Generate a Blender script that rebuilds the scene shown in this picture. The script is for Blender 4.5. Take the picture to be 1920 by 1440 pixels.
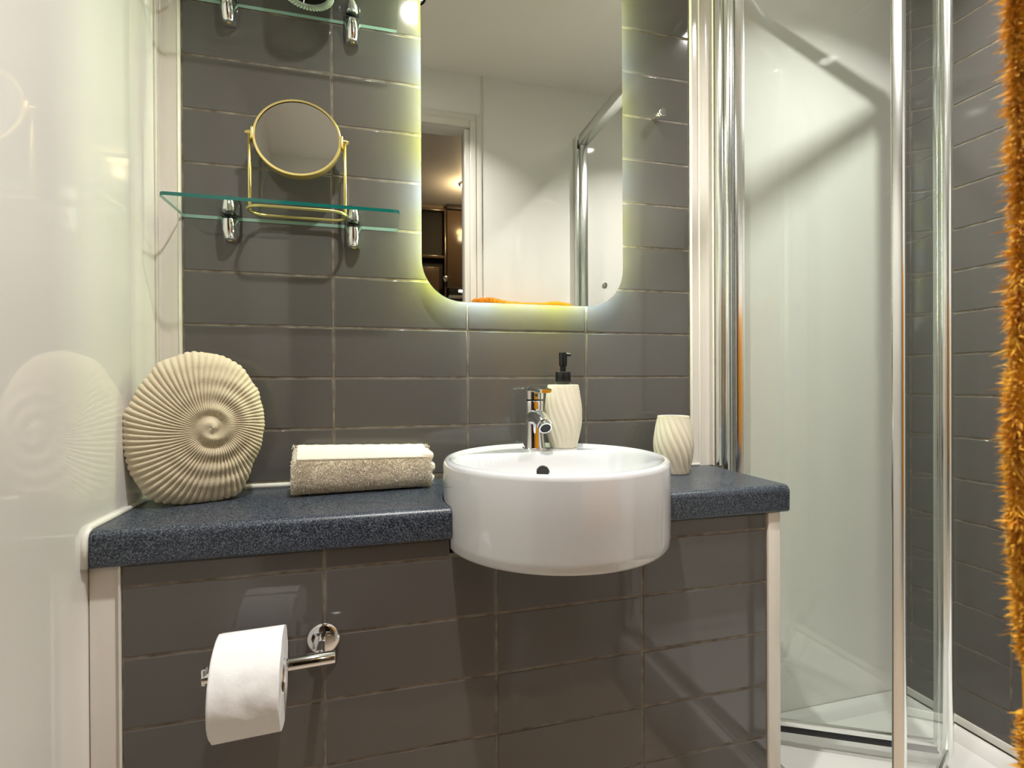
import bpy, bmesh, math, random
import numpy as np
from mathutils import Vector, Matrix, noise

random.seed(7); np.random.seed(7)
for o in list(bpy.data.objects): bpy.data.objects.remove(o)
SC = bpy.context.scene
COL = SC.collection
PI = math.pi

# ------------------------------------------------------------------ camera
CAM_POS = Vector((0.0855, -1.0914, 1.0081)); YAW, PITCH, ROLL = 0.2569, -0.0040, -0.0046
fw = Vector((math.sin(YAW)*math.cos(PITCH), math.cos(YAW)*math.cos(PITCH), math.sin(PITCH)))
rt = Vector((math.cos(YAW), -math.sin(YAW), 0)); up = rt.cross(fw)
r2 = rt*math.cos(ROLL)+up*math.sin(ROLL); u2 = up*math.cos(ROLL)-rt*math.sin(ROLL)
cd = bpy.data.cameras.new('camera'); cam = bpy.data.objects.new('camera', cd); COL.objects.link(cam)
cd.sensor_width = 36; cd.lens = 18.0; cd.clip_start = 0.01
cam.matrix_world = Matrix(((r2.x, u2.x, -fw.x, CAM_POS.x), (r2.y, u2.y, -fw.y, CAM_POS.y), (r2.z, u2.z, -fw.z, CAM_POS.z), (0, 0, 0, 1)))
cd.dof.use_dof = True; cd.dof.focus_distance = 1.02; cd.dof.aperture_fstop = 9.0
SC.camera = cam

# ------------------------------------------------------------------ world, exposure
wd = bpy.data.worlds.new('world'); SC.world = wd; wd.use_nodes = True
wd.node_tree.nodes['Background'].inputs[0].default_value = (0.6, 0.55, 0.5, 1)
wd.node_tree.nodes['Background'].inputs[1].default_value = 0.05
SC.view_settings.view_transform = 'Standard'; SC.view_settings.look = 'None'
SC.view_settings.gamma = 1.0; SC.view_settings.use_curve_mapping = False
SC.view_settings.exposure = 0.16
LAMP_W = 8.6          # bathroom downlights
LAMP_COL = (1.0, 0.965, 0.925)
LED_E = 280.0           # backlit mirror
HALL_W = 2.2

CEIL = 2.236; XL = -0.310; XR = 1.4645; YF = -1.0; ZC = 0.803

# ------------------------------------------------------------------ materials
def lin(r, g, b):
    f = lambda c: (c/255/12.92) if c/255 <= .04045 else ((c/255+.055)/1.055)**2.4
    return (f(r), f(g), f(b), 1)
def mat(name, col, rough=.4, metal=0., spec=.5, coat=0., coat_rough=.05, bump=None, var=None, sheen=0., sss=0.):
    m = bpy.data.materials.new(name); m.use_nodes = True; nt = m.node_tree; b = nt.nodes['Principled BSDF']
    b.inputs['Base Color'].default_value = col; b.inputs['Roughness'].default_value = rough
    b.inputs['Metallic'].default_value = metal; b.inputs['Specular IOR Level'].default_value = spec
    b.inputs['Coat Weight'].default_value = coat; b.inputs['Coat Roughness'].default_value = coat_rough
    b.inputs['Sheen Weight'].default_value = sheen
    tc = nt.nodes.new('ShaderNodeTexCoord')
    if var:   # (scale, colour2, contrast)
        n = nt.nodes.new('ShaderNodeTexNoise'); n.inputs['Scale'].default_value = var[0]; n.inputs['Detail'].default_value = 4
        r = nt.nodes.new('ShaderNodeValToRGB'); c = var[2]
        r.color_ramp.elements[0].position = .5-c; r.color_ramp.elements[1].position = .5+c
        r.color_ramp.elements[0].color = col; r.color_ramp.elements[1].color = var[1]
        nt.links.new(tc.outputs['Object'], n.inputs['Vector']); nt.links.new(n.outputs['Fac'], r.inputs[0]); nt.links.new(r.outputs[0], b.inputs['Base Color'])
    if bump:  # (scale, strength, distance)
        n = nt.nodes.new('ShaderNodeTexNoise'); n.inputs['Scale'].default_value = bump[0]; n.inputs['Detail'].default_value = 3
        bp = nt.nodes.new('ShaderNodeBump'); bp.inputs['Strength'].default_value = bump[1]; bp.inputs['Distance'].default_value = bump[2]
        nt.links.new(tc.outputs['Object'], n.inputs['Vector']); nt.links.new(n.outputs['Fac'], bp.inputs['Height']); nt.links.new(bp.outputs[0], b.inputs['Normal'])
    return m
def emit(name, col, s):
    m = bpy.data.materials.new(name); m.use_nodes = True; nt = m.node_tree; nt.nodes.clear()
    e = nt.nodes.new('ShaderNodeEmission'); o = nt.nodes.new('ShaderNodeOutputMaterial')
    e.inputs[0].default_value = (*col[:3], 1); e.inputs[1].default_value = s; nt.links.new(e.outputs[0], o.inputs[0]); return m
def pane(name, tint, refl_rough=.0, ior=1.5):
    """clear sheet glass: straight-through transmission with a Fresnel reflection"""
    m = bpy.data.materials.new(name); m.use_nodes = True; nt = m.node_tree; nt.nodes.clear()
    t = nt.nodes.new('ShaderNodeBsdfTransparent'); t.inputs[0].default_value = tint
    g = nt.nodes.new('ShaderNodeBsdfGlossy'); g.inputs['Roughness'].default_value = refl_rough
    fr = nt.nodes.new('ShaderNodeFresnel'); fr.inputs[0].default_value = ior
    mx = nt.nodes.new('ShaderNodeMixShader'); o = nt.nodes.new('ShaderNodeOutputMaterial')
    gm_ = nt.nodes.new('ShaderNodeNewGeometry'); sb = nt.nodes.new('ShaderNodeMath'); sb.operation = 'SUBTRACT'; sb.inputs[0].default_value = 1
    ml = nt.nodes.new('ShaderNodeMath'); ml.operation = 'MULTIPLY'      # reflect on the outer faces only
    nt.links.new(gm_.outputs['Backfacing'], sb.inputs[1]); nt.links.new(sb.outputs[0], ml.inputs[0]); nt.links.new(fr.outputs[0], ml.inputs[1])
    nt.links.new(ml.outputs[0], mx.inputs[0]); nt.links.new(t.outputs[0], mx.inputs[1]); nt.links.new(g.outputs[0], mx.inputs[2]); nt.links.new(mx.outputs[0], o.inputs[0])
    return m

M = {}
M['tile'] = mat('grey_glazed_tile', lin(95, 92, 90), .065, spec=.55, bump=(9, .035, .004), var=(2.5, lin(89, 86, 83), .25))
M['grout'] = mat('aged_grout', lin(134, 127, 114), .6, bump=(300, .5, .001), var=(40, lin(92, 80, 64), .18))
M['panel'] = mat('white_gloss_panel', lin(240, 238, 233), .05, spec=.5, coat=.6, coat_rough=.02, bump=(2.2, .015, .004))
M['pvc'] = mat('white_pvc_trim', lin(228, 222, 213), .16, spec=.5)
M['seal'] = mat('white_sealant', lin(232, 230, 224), .35)
M['ceil'] = mat('ceiling_white', lin(240, 237, 230), .55)
M['ceramic'] = mat('white_ceramic', lin(214, 217, 220), .06, spec=.55, coat=.6, coat_rough=.03)
M['chrome'] = mat('chrome', (.82, .83, .85, 1), .06, metal=1)
M['alu'] = mat('polished_aluminium', (.84, .86, .84, 1), .2, metal=1)
M['brass'] = mat('brushed_gold', lin(238, 218, 142), .30, metal=1, bump=(900, .08, .0003))
M['mirror'] = mat('silver_mirror', (.80, .82, .775, 1), .0, metal=1)
M['mirror2'] = mat('silver_mirror_plain', (.92, .92, .90, 1), .015, metal=1)
M['black'] = mat('matt_black_plastic', lin(14, 14, 15), .35)
M['rubber'] = mat('black_rubber', lin(24, 25, 28), .5)
M['dark'] = mat('dark_void', lin(20, 18, 16), .7)
M['sand'] = mat('cream_sandstone_ceramic', lin(216, 204, 178), .85, spec=.25, bump=(700, .35, .0006))
M['cream'] = mat('cream_matt_ceramic', lin(228, 220, 198), .6, spec=.3, bump=(500, .05, .0004))
M['terry'] = mat('cream_terry_cotton', lin(248, 239, 222), .95, spec=.1, sheen=.3, bump=(900, .5, .0012))
M['weave'] = mat('cream_woven_band', lin(240, 233, 218), .9, spec=.1)
M['paper'] = mat('tissue_paper', lin(236, 236, 236), .9, spec=.1, bump=(160, .30, .0012))
M['card'] = mat('brown_card_core', lin(150, 118, 82), .85)
M['fur'] = mat('mustard_fur', lin(255, 200, 70), .8, spec=.15, sheen=.3, var=(60, lin(244, 176, 44), .15))
M['furbase'] = mat('mustard_weave', lin(234, 164, 34), .9, spec=.1, bump=(300, .4, .001))
M['glass'] = pane('clear_shelf_glass', (.93, .975, .955, 1))
M['glass_door'] = pane('clear_door_glass', (.955, .975, .96, 1))
M['glass_white'] = pane('smoky_jar_glass', (.70, .71, .69, 1), .02)
M['edge'] = mat('green_glass_edge', lin(22, 104, 96), .08, spec=.6)
M['edge_pale'] = mat('pale_green_glass_edge', lin(150, 184, 170), .1, spec=.6)
M['tray'] = mat('white_acrylic_tray', lin(238, 237, 234), .18, bump=(6, .05, .004))
M['wood'] = mat('pale_oak_floor', lin(204, 188, 170), .45, var=(12, lin(188, 168, 146), .2))
M['cab'] = mat('brown_gloss_cabinet', lin(96, 78, 62), .16, bump=(3, .04, .003))
M['cab2'] = mat('dark_brown_cabinet', lin(46, 38, 32), .5)
M['hallwall'] = mat('taupe_hall_wall', lin(140, 124, 108), .6)
M['lamp'] = emit('lamp_glow', LAMP_COL, 60)
M['hoodlamp'] = emit('hood_strip_glow', (1, .98, .95), 14)
M['halllamp'] = emit('warm_lamp_glow', (1, .66, .28), 70)

# speckled navy laminate
m = mat('speckled_navy_laminate', lin(58, 68, 82), .32, spec=.5, bump=(1500, .25, .0004)); M['laminate'] = m
nt = m.node_tree; b = nt.nodes['Principled BSDF']; tc = nt.nodes['Texture Coordinate']
n1 = nt.nodes.new('ShaderNodeTexNoise'); n1.inputs['Scale'].default_value = 520; n1.inputs['Detail'].default_value = 3
rp = nt.nodes.new('ShaderNodeValToRGB'); cr = rp.color_ramp
cr.elements[0].position = .36; cr.elements[0].color = lin(20, 24, 32); cr.elements[1].position = .66; cr.elements[1].color = lin(108, 116, 128)
e = cr.elements.new(.5); e.color = lin(52, 60, 72)
nt.links.new(tc.outputs['Object'], n1.inputs['Vector']); nt.links.new(n1.outputs['Fac'], rp.inputs[0]); nt.links.new(rp.outputs[0], b.inputs['Base Color'])

# ------------------------------------------------------------------ helpers
def link(o, parent=None):
    COL.objects.link(o)
    if parent: o.parent = parent
    return o
def obj(name, me, m, parent=None, smooth=False, loc=None):
    if isinstance(me, bmesh.types.BMesh):
        bm = me; me = bpy.data.meshes.new(name); bmesh.ops.recalc_face_normals(bm, faces=bm.faces); bm.to_mesh(me); bm.free()
    mats = m if isinstance(m, (list, tuple)) else [m]
    for k in mats: me.materials.append(M[k])
    o = bpy.data.objects.new(name, me); link(o, parent)
    if smooth is True: me.shade_smooth()
    elif smooth: me.shade_smooth(); me.set_sharp_from_angle(angle=math.radians(smooth))
    if loc is not None: o.location = loc
    return o
def empty(name, loc=(0, 0, 0), rz=0):
    o = bpy.data.objects.new(name, None); o.empty_display_size = .02; COL.objects.link(o); o.location = loc; o.rotation_euler = (0, 0, rz); return o
def tag(o, label, cat, group=None):
    o['label'] = label; o['category'] = cat
    if group: o['group'] = group
    return o
def struct(o, label=None, cat=None):
    o['kind'] = 'structure'
    if label: o['label'] = label
    if cat: o['category'] = cat
    return o
def box(bm, x0, x1, y0, y1, z0, z1, bev=0, seg=2, mi=0):
    vs = [bm.verts.new(v) for v in ((x0, y0, z0), (x1, y0, z0), (x1, y1, z0), (x0, y1, z0), (x0, y0, z1), (x1, y0, z1), (x1, y1, z1), (x0, y1, z1))]
    fs = [bm.faces.new([vs[i] for i in f]) for f in ((0, 3, 2, 1), (4, 5, 6, 7), (0, 1, 5, 4), (1, 2, 6, 5), (2, 3, 7, 6), (3, 0, 4, 7))]
    for f in fs: f.material_index = mi
    if bev:
        es = set(e for f in fs for e in f.edges)
        bmesh.ops.bevel(bm, geom=list(es), offset=bev, segments=seg, profile=.5, affect='EDGES')
    return bm
def bx(name, m, parent, x0, x1, y0, y1, z0, z1, bev=0, seg=2):
    return obj(name, box(bmesh.new(), x0, x1, y0, y1, z0, z1, bev, seg), m, parent, smooth=(35 if bev else False))
def rings(bm, rs, cap0=True, cap1=True, closed=True):
    """loft a list of point rings"""
    V = [[bm.verts.new(p) for p in r] for r in rs]; n = len(V[0])
    for a, b_ in zip(V, V[1:]):
        for i in range(n if closed else n-1):
            j = (i+1) % n; bm.faces.new((a[i], a[j], b_[j], b_[i]))
    if cap0: bm.faces.new(V[0][::-1])
    if cap1: bm.faces.new(V[-1])
    return bm
def lathe(bm, prof, c=(0, 0, 0), n=40, cap0=True, cap1=True):
    rs = [[(c[0]+r*math.cos(2*PI*i/n), c[1]+r*math.sin(2*PI*i/n), c[2]+z) for i in range(n)] for r, z in prof]
    return rings(bm, rs, cap0, cap1)
def tube(bm, pts, rad, n=12, cap=True, closed=False, sx=1., sy=1., upv=(0, 0, 1)):
    pts = [Vector(p) for p in pts]; N = len(pts); rad = rad if isinstance(rad, (list, tuple)) else [rad]*N
    rs = []; prev = None
    for k, p in enumerate(pts):
        if closed: t = (pts[(k+1) % N]-pts[k-1]).normalized()
        else: t = (pts[min(k+1, N-1)]-pts[max(k-1, 0)]).normalized()
        if prev is None:
            a = Vector(upv); a = a if abs(a.dot(t)) < .95 else Vector((1, 0, 0)); s = a.cross(t).normalized()
        else: s = (prev-t*prev.dot(t)).normalized()
        prev = s; u = t.cross(s); rr = rad[k]
        rs.append([p+s*math.cos(2*PI*i/n)*rr*sx+u*math.sin(2*PI*i/n)*rr*sy for i in range(n)])
    if closed: rs.append(rs[0])
    rings(bm, rs, cap and not closed, cap and not closed)
    if closed: bmesh.ops.remove_doubles(bm, verts=bm.verts, dist=1e-6)
    return bm
def prism(bm, poly, z0, z1, axis='z', mi=0, mside=None):
    """extrude a polygon; axis names the extrusion axis, poly is in the two other axes (order kept)"""
    def P(a, b_, h): return {'z': (a, b_, h), 'y': (a, h, b_), 'x': (h, a, b_)}[axis]
    A = [bm.verts.new(P(a, b_, z0)) for a, b_ in poly]; B = [bm.verts.new(P(a, b_, z1)) for a, b_ in poly]
    f = bm.faces.new(A[::-1]); f.material_index = mi; f = bm.faces.new(B); f.material_index = mi
    for i in range(len(A)):
        j = (i+1) % len(A); f = bm.faces.new((A[i], A[j], B[j], B[i])); f.material_index = mi if mside is None else mside
    return bm
def rrect(x0, x1, z0, z1, r, n=10):
    out = []
    for cx, cz, a0 in ((x1-r, z1-r, 0), (x0+r, z1-r, PI/2), (x0+r, z0+r, PI), (x1-r, z0+r, 1.5*PI)):
        out += [(cx+r*math.cos(a0+PI/2*k/n), cz+r*math.sin(a0+PI/2*k/n)) for k in range(n+1)]
    return out
def boolean(o, cutter):
    md = o.modifiers.new('b', 'BOOLEAN'); md.object = cutter; md.operation = 'DIFFERENCE'; md.solver = 'EXACT'
    bpy.context.view_layer.update(); dg = bpy.context.evaluated_depsgraph_get()
    me = bpy.data.meshes.new_from_object(o.evaluated_get(dg)); o.modifiers.clear(); o.data = me
    bpy.data.objects.remove(cutter)
def from_np(name, V, F, m, parent=None, smooth=False):
    me = bpy.data.meshes.new(name); me.from_pydata(V.tolist(), [], F.tolist()); return obj(name, me, m, parent, smooth)

# tiles: one pillow-edged mesh for each size, shared
TILES = {}
def tile_mesh(w, h):
    k = (round(w, 4), round(h, 4))
    if k not in TILES:
        bm = bmesh.new(); rs = []
        for ins, d in ((0, .0075), (0, .0016), (.0007, .0005), (.0022, 0)):
            a, c = w/2-ins, h/2-ins; rs.append([(-a, d, -c), (a, d, -c), (a, d, c), (-a, d, c)])
        rings(bm, rs, False, True); me = bpy.data.meshes.new('tile'); bmesh.ops.recalc_face_normals(bm, faces=bm.faces); bm.to_mesh(me); bm.free()
        me.materials.append(M['tile']); me.shade_smooth(); nr = []
        for v in me.vertices:     # flat glazed face, rounded arris
            d_ = Vector((math.copysign(1, v.co.x), 0, math.copysign(1, v.co.z))).normalized()
            nr.append(Vector((0, -1, 0)) if v.co.y < .0001 else (d_*.6+Vector((0, -.8, 0))).normalized() if v.co.y < .001 else d_)
        me.normals_split_custom_set_from_vertices(nr); TILES[k] = me
    return TILES[k]
GAP = .0036
def lay(parent, xs, zs, place, skip=None):
    for z0, z1 in zip(zs, zs[1:]):
        for x0, x1 in zip(xs, xs[1:]):
            if skip and skip(x0, x1, z0, z1): continue
            w, h = x1-x0-GAP, z1-z0-GAP
            if w < .01 or h < .01: continue
            o = bpy.data.objects.new('tile', tile_mesh(w, h)); link(o, parent); place(o, (x0+x1)/2, (z0+z1)/2)
            e = o.rotation_euler; o.rotation_euler = (e[0]+random.gauss(0, .0010), e[1], e[2]+random.gauss(0, .0008))

# ------------------------------------------------------------------ room shell
H = .102; TW = .2738
wb = struct(bx('wall_back', 'grout', None, -.41, 1.565, .0012, .10, 0, CEIL), 'back wall of grey glazed metro tiles behind the mirror', 'wall')
zs = [.8135]+[1.12+r*H for r in range(-2, 11)]+[CEIL-.002]
lay(wb, [-.2685, 0, TW, 2*TW, .8185], zs, lambda o, a, z: setattr(o, 'location', (a, 0, z)))
# white shower lining on the same wall
bx('shower_lining', 'panel', wb, .8825, XR, 0, .0030, .12, CEIL)
def ribbed(name, x0, x1, parent, z0, z1, ribs):
    """white pvc strip with shallow vertical ribs, on the back wall"""
    pts = [(x0, .003)]; n = 60
    for i in range(n+1):
        t = i/n; h = -.0035
        for c, w_, d in ribs: h += d*math.exp(-((t-c)/w_)**2)
        pts.append((x0+(x1-x0)*t, h))
    pts.append((x1, .003)); return obj(name, prism(bmesh.new(), pts, z0, z1), 'pvc', parent, smooth=50)
struct(ribbed('trim_1', XL, -.2695, None, ZC, CEIL, ((.12, .05, -.004), (.45, .22, .002), (.93, .04, -.004))), 'white plastic strip left of the back wall tiles', 'trim')
struct(ribbed('trim_2', .8195, .882, None, ZC, CEIL, ((.04, .03, -.003), (.36, .04, -.004), (.7, .15, .002), (.97, .04, -.006))), 'white plastic strip between the tiles and the shower', 'trim')
wl = struct(bx('wall_left', 'panel', None, -.41, XL, YF-.07, .0022, 0, CEIL), 'glossy white panelled left wall', 'wall')
bx('corner_bead', 'pvc', wl, XL, XL+.004, -.012, -.004, ZC, CEIL, .0015)
wr = struct(bx('wall_right', 'grout', None, XR+.0012, XR+.1, YF-.07, .0022, 0, CEIL), 'right wall of grey glazed tiles inside the shower', 'wall')
zr = [.182]+[1.2758+r*H for r in range(-10, 10)]; zr = [z for z in zr if z < CEIL-.02]+[CEIL-.002]
def pr(o, a, z): o.location = (XR, -a, z); o.rotation_euler = (0, 0, -PI/2)
lay(wr, [.002, .262, .262+TW, .262+2*TW, 1.0], zr, pr)
bx('tile_sealant', 'seal', wr, XR-.004, XR+.0022, -1.0, -.001, .163, .1815, .0015)
struct(bx('floor', 'wood', None, -1.3, 2.1, -2.65, .1, -.05, 0), 'pale wooden floor', 'floor')
struct(bx('ceiling', 'ceil', None, -1.3, 2.1, -2.65, .1, CEIL, CEIL+.05), 'white ceiling', 'ceiling')
# wall with the doorway (behind the camera, seen in the mirror)
DX0, DX1, DZ = -.262, .443, 2.016
bm = bmesh.new()
box(bm, -.41, DX0, YF-.07, YF, 0, CEIL); box(bm, DX1, XR+.1, YF-.07, YF, 0, CEIL); box(bm, DX0, DX1, YF-.07, YF, DZ, CEIL)
wf = struct(obj('wall_front', bm, 'panel'), 'white panelled wall with the doorway, reflected in the mirror', 'wall')
bx('joint_strip', 'pvc', wf, .492, .500, YF, YF+.004, DZ+.062, CEIL, .001)
o = obj('screw_cap', lathe(bmesh.new(), [(.011, 0), (.011, .004), (.008, .006), (.002, .0062)], n=24), 'chrome', wf, 40); o.location = (1.029, YF, 1.422); o.rotation_euler = (-PI/2, 0, 0)
d1 = struct(empty('door_1', (0, YF, 0)), 'white door frame reflected in the mirror', 'door frame')
d1.location = (0, 0, 0)
bx('architrave', 'pvc', d1, DX1+.002, .470, YF, YF+.016, 0, DZ+.03, .004)
bx('architrave', 'pvc', d1, .470, .494, YF, YF+.010, 0, DZ+.06, .003)
bx('head_architrave', 'pvc', d1, DX0-.0, DX1+.002, YF, YF+.016, DZ+.002, DZ+.03, .004)
bx('head_architrave', 'pvc', d1, DX0-.0, .470, YF, YF+.010, DZ+.03, DZ+.06, .003)
bx('jamb', 'pvc', d1, DX1-.018, DX1+.002, YF-.07, YF+.004, 0, DZ, .002)
bx('jamb', 'pvc', d1, DX0, DX0+.018, YF-.07, YF+.004, 0, DZ, .002)
# hall beyond the doorway
bm = bmesh.new(); box(bm, -1.3, -1.2, -2.65, YF-.07, 0, CEIL); box(bm, 2.0, 2.1, -2.65, YF-.07, 0, CEIL); box(bm, -1.2, -.41, YF-.07, YF-.02, 0, CEIL); box(bm, XR+.1, 2.0, YF-.07, YF-.02, 0, CEIL)
struct(obj('wall_hall', bm, 'hallwall'), 'walls of the dim hall beyond the doorway', 'wall')
struct(bx('wall_far', 'hallwall', None, -1.3, 2.1, -2.65, -2.56, 0, CEIL), 'far wall of the hall beyond the doorway', 'wall')

# ------------------------------------------------------------------ lamps
def downlight(x, y, label):
    t = tag(empty('ceiling_light', (x, y, CEIL)), label, 'ceiling light', 'bathroom downlights')
    bm = lathe(bmesh.new(), [(.030, 0), (.045, 0), (.045, -.004), (.041, -.008), (.033, -.008), (.030, -.003)], n=40, cap0=False, cap1=False); obj('bezel', bm, 'chrome', t, 40)
    bm = lathe(bmesh.new(), [(.0298, 0), (.0298, -.003)], n=32); obj('lens', bm, 'lamp', t)
    ld = bpy.data.lights.new('downlight', 'AREA'); ld.shape = 'DISK'; ld.size = .045; ld.energy = LAMP_W; ld.color = LAMP_COL; ld.spread = math.radians(118)
    lo = bpy.data.objects.new('lamp_light', ld); link(lo, t); lo.location = (0, 0, -.0095)
downlight(.20, -.63, 'recessed ceiling downlight above the basin, seen as a glint on the tiles')
downlight(1.17, -.50, 'recessed ceiling downlight above the shower, seen as a glint on the white strip')
t = tag(empty('hall_light', (.64, -2.12, CEIL)), 'warm ceiling lamp in the hall, glinting on the brown cupboard', 'ceiling light')
obj('glass_dome', lathe(bmesh.new(), [(.05, 0), (.048, -.012), (.036, -.024), (.016, -.031), (.002, -.032)], n=32), 'halllamp', t, True)
obj('rim', lathe(bmesh.new(), [(.051, 0), (.062, 0), (.062, -.006), (.051, -.008)], n=32, cap0=False, cap1=False), 'chrome', t, 40)
ld = bpy.data.lights.new('hall_lamp', 'POINT'); ld.energy = HALL_W; ld.color = (1, .72, .42); ld.shadow_soft_size = .03
lo = bpy.data.objects.new('hall_lamp_light', ld); link(lo, t); lo.location = (0, 0, -.08)

# ------------------------------------------------------------------ vanity unit
VY = -.2486; BX, BY, BR = .3986, -.2065, .2025; ZR, ZB = .8735, .726
vt = tag(empty('vanity_unit', (.28, -.12, 0)), 'tiled vanity cupboard under the dark speckled worktop', 'vanity unit')
def child_at_world(o, root): o.parent = root; o.matrix_parent_inverse = Matrix.Translation(-Vector(root.location))
body = bx('body', 'grout', None, -.268, .822, VY+.0012, -.002, 0, .7245); child_at_world(body, vt)
for a, b_ in ((-.268, .190), (.608, .822)):
    child_at_world(bx('top_rail', 'grout', None, a, b_, VY+.0012, -.20, .7245, .7505), vt)
holder = empty('tmp'); X0 = .0039
zv = [.004]+[.7184-r*H for r in range(6, -1, -1)]
n0 = len(bpy.data.objects)
pv = lambda o, a, z: setattr(o, 'location', (a, VY, z))
lay(holder, [-.268, X0, X0+TW, X0+2*TW, .822], zv, pv)
lay(holder, [-.268, X0, .2008], [.7184, .7508], pv); lay(holder, [.5966, .822], [.7184, .7508], pv)
for o in list(holder.children): child_at_world(o, vt)
bpy.data.objects.remove(holder)
child_at_world(bx('side_panel', 'pvc', None, .8235, .852, VY-.003, -.002, 0, .7505, .003), vt)
child_at_world(bx('filler_strip', 'pvc', None, XL+.001, -.2715, VY+.004, VY+.03, 0, .7505, .002), vt)
child_at_world(bx('edge_trim', 'seal', None, -.2712, -.2685, VY-.001, VY+.02, 0, .7505), vt)

# worktop: post-formed front edge, cut round the basin
yf, zt, zb, r = -.2585, ZC, .751, .013
prof = [(-.0015, zb), (-.0015, zt)]
prof += [(yf+r-r*math.sin(a), zt-r+r*math.cos(a)) for a in [PI/2*k/8 for k in range(9)]]
prof += [(yf+.0005, zb+.004), (yf+.004, zb)]
wt = obj('worktop', prism(bmesh.new(), prof, XL+.001, .867, axis='x'), 'laminate')
cut = obj('cutter', lathe(bmesh.new(), [(BR+.0015, .6), (BR+.0015, 1.0)], (BX, BY, 0), 96), 'laminate'); boolean(wt, cut)
wt.data.shade_smooth(); wt.data.set_sharp_from_angle(angle=math.radians(40))
tag(wt, 'dark blue grey speckled laminate worktop around the basin', 'worktop')
obj('sealant', tube(bmesh.new(), [(XL+.004, -.0045, ZC+.004), (.200, -.0045, ZC+.004)], .0058, 8), 'seal', wt, True)
obj('sealant', tube(bmesh.new(), [(.600, -.0045, ZC+.003), (.84, -.0045, ZC+.003)], .004, 8), 'seal', wt, True)
obj('sealant', tube(bmesh.new(), [(XL+.003, -.006, ZC+.002), (XL+.003, -.246, ZC+.002), (XL+.003, -.258, ZC-.008), (XL+.003, -.260, ZC-.05)], .0045, 8), 'seal', wt, True)

# ------------------------------------------------------------------ wash basin
wbn = tag(empty('wash_basin', (BX, BY, ZB)), 'round white ceramic semi-recessed wash basin', 'basin')
n = 128; rs = []
h = ZR-ZB
for r_, z in ((.001, 0), (.15, 0), (BR-.010, 0), (BR-.004, .002), (BR-.0015, .007), (BR-.0008, .02), (BR, h*.5), (BR, h-.010), (BR-.0012, h-.0045), (BR-.0045, h-.0012), (BR-.009, h)):
    rs.append([(r_*math.cos(2*PI*i/n), r_*math.sin(2*PI*i/n), z) for i in range(n)])
def bowl(x, y):
    r_ = math.hypot(x, y); d1_ = .186-r_; d2_ = (.088-y)*1.0
    k = .030; hh = max(k-abs(d1_-d2_), 0)/k; d = min(d1_, d2_)-hh*hh*k*.25
    lip = min(max((.1935-r_)/.010, 0), 1); lip = lip*lip*(3-2*lip)
    z = h-.0055*lip
    if d > 0:
        s = min(d/.075, 1); s1 = min(d/.012, 1)
        z -= .003*s1*s1*(3-2*s1)+.098*(1-(1-s)**2.2)
    return z
N2 = 72
for k in range(1, N2+1):
    r_ = (BR-.009)*(1-k/N2)+.0012*(k/N2)
    rs.append([(r_*math.cos(2*PI*i/n), r_*math.sin(2*PI*i/n), bowl(r_*math.cos(2*PI*i/n), r_*math.sin(2*PI*i/n))) for i in range(n)])
obj('bowl', rings(bmesh.new(), rs), 'ceramic', wbn, 60)
# overflow on the rear slope of the bowl, waste in the floor of it
oy = .0745; oz = bowl(.0, oy)
ov = obj('overflow', lathe(bmesh.new(), [(.0135, -.004), (.0135, .0015), (.0115, .002), (.0105, .0004)], n=28), 'chrome', wbn, 40); ov.location = (.001, oy, oz); 
sl = (bowl(0, oy+.004)-bowl(0, oy-.004))/.008; ov.rotation_euler = (math.atan(sl), 0, 0)
oh = obj('overflow_hole', lathe(bmesh.new(), [(.0106, .0002), (.0106, .0012)], n=24), 'dark', ov)
obj('waste', lathe(bmesh.new(), [(.030, -.002), (.030, .002), (.024, .004), (.002, .0045)], (0, -.04, bowl(0, -.04)), 32), 'chrome', wbn, 40)

# ------------------------------------------------------------------ tap
DK = ZR-.0055
tp = tag(empty('basin_tap', (.4035, -.062, DK)), 'chrome single-lever mixer tap on the basin rim', 'tap')
def sect(cx, cy, z, a, b_, e=2.6, n=28, tilt=0):
    out = []
    for i in range(n):
        t_ = 2*PI*i/n; c, s = math.cos(t_), math.sin(t_)
        x = a*math.copysign(abs(c)**(2/e), c); y = b_*math.copysign(abs(s)**(2/e), s); out.append((cx+x, cy+y, z+y*tilt))
    return out
obj('base_ring', rings(bmesh.new(), [sect(0, 0, 0, .0245, .0255), sect(0, 0, .002, .0245, .0255), sect(0, 0, .0035, .0232, .024)]), 'chrome', tp, 40)
obj('body', rings(bmesh.new(), [sect(0, 0, .0036, .0228, .0235), sect(0, .001, .014, .0214, .022), sect(0, .002, .030, .0200, .0205), sect(0, .003, .050, .0194, .0200), sect(0, .003, .070, .0195, .0202), sect(0, .003, .084, .0196, .0202), sect(0, .003, .098, .0196, .0200), sect(0, .003, .1005, .0188, .0192)]), 'chrome', tp, 50)
sp = [(0, -.004, .066), (0, -.022, .068), (0, -.042, .066), (0, -.060, .060), (0, -.070, .055)]
so = obj('spout', tube(bmesh.new(), sp, [.0185, .0175, .0160, .0150, .0146], 24, sx=1.0, sy=.95), 'chrome', tp, 50)
ae = obj('aerator', lathe(bmesh.new(), [(.0132, -.004), (.0136, .004), (.0130, .008), (.0106, .0082), (.0104, .0062)], n=28, cap1=False), 'chrome', so, 40); ae.location = (0, -.0695, .0535); ae.rotation_euler = (math.radians(125), 0, 0)
am = obj('aerator_mesh', lathe(bmesh.new(), [(.0105, .0056), (.0105, .0066)], n=24), 'rubber', so); am.location = ae.location; am.rotation_euler = ae.rotation_euler
obj('collar', rings(bmesh.new(), [sect(0, .003, .1006, .0150, .0158, 2), sect(0, .003, .1036, .0150, .0158, 2)]), 'rubber', tp, 40)
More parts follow.
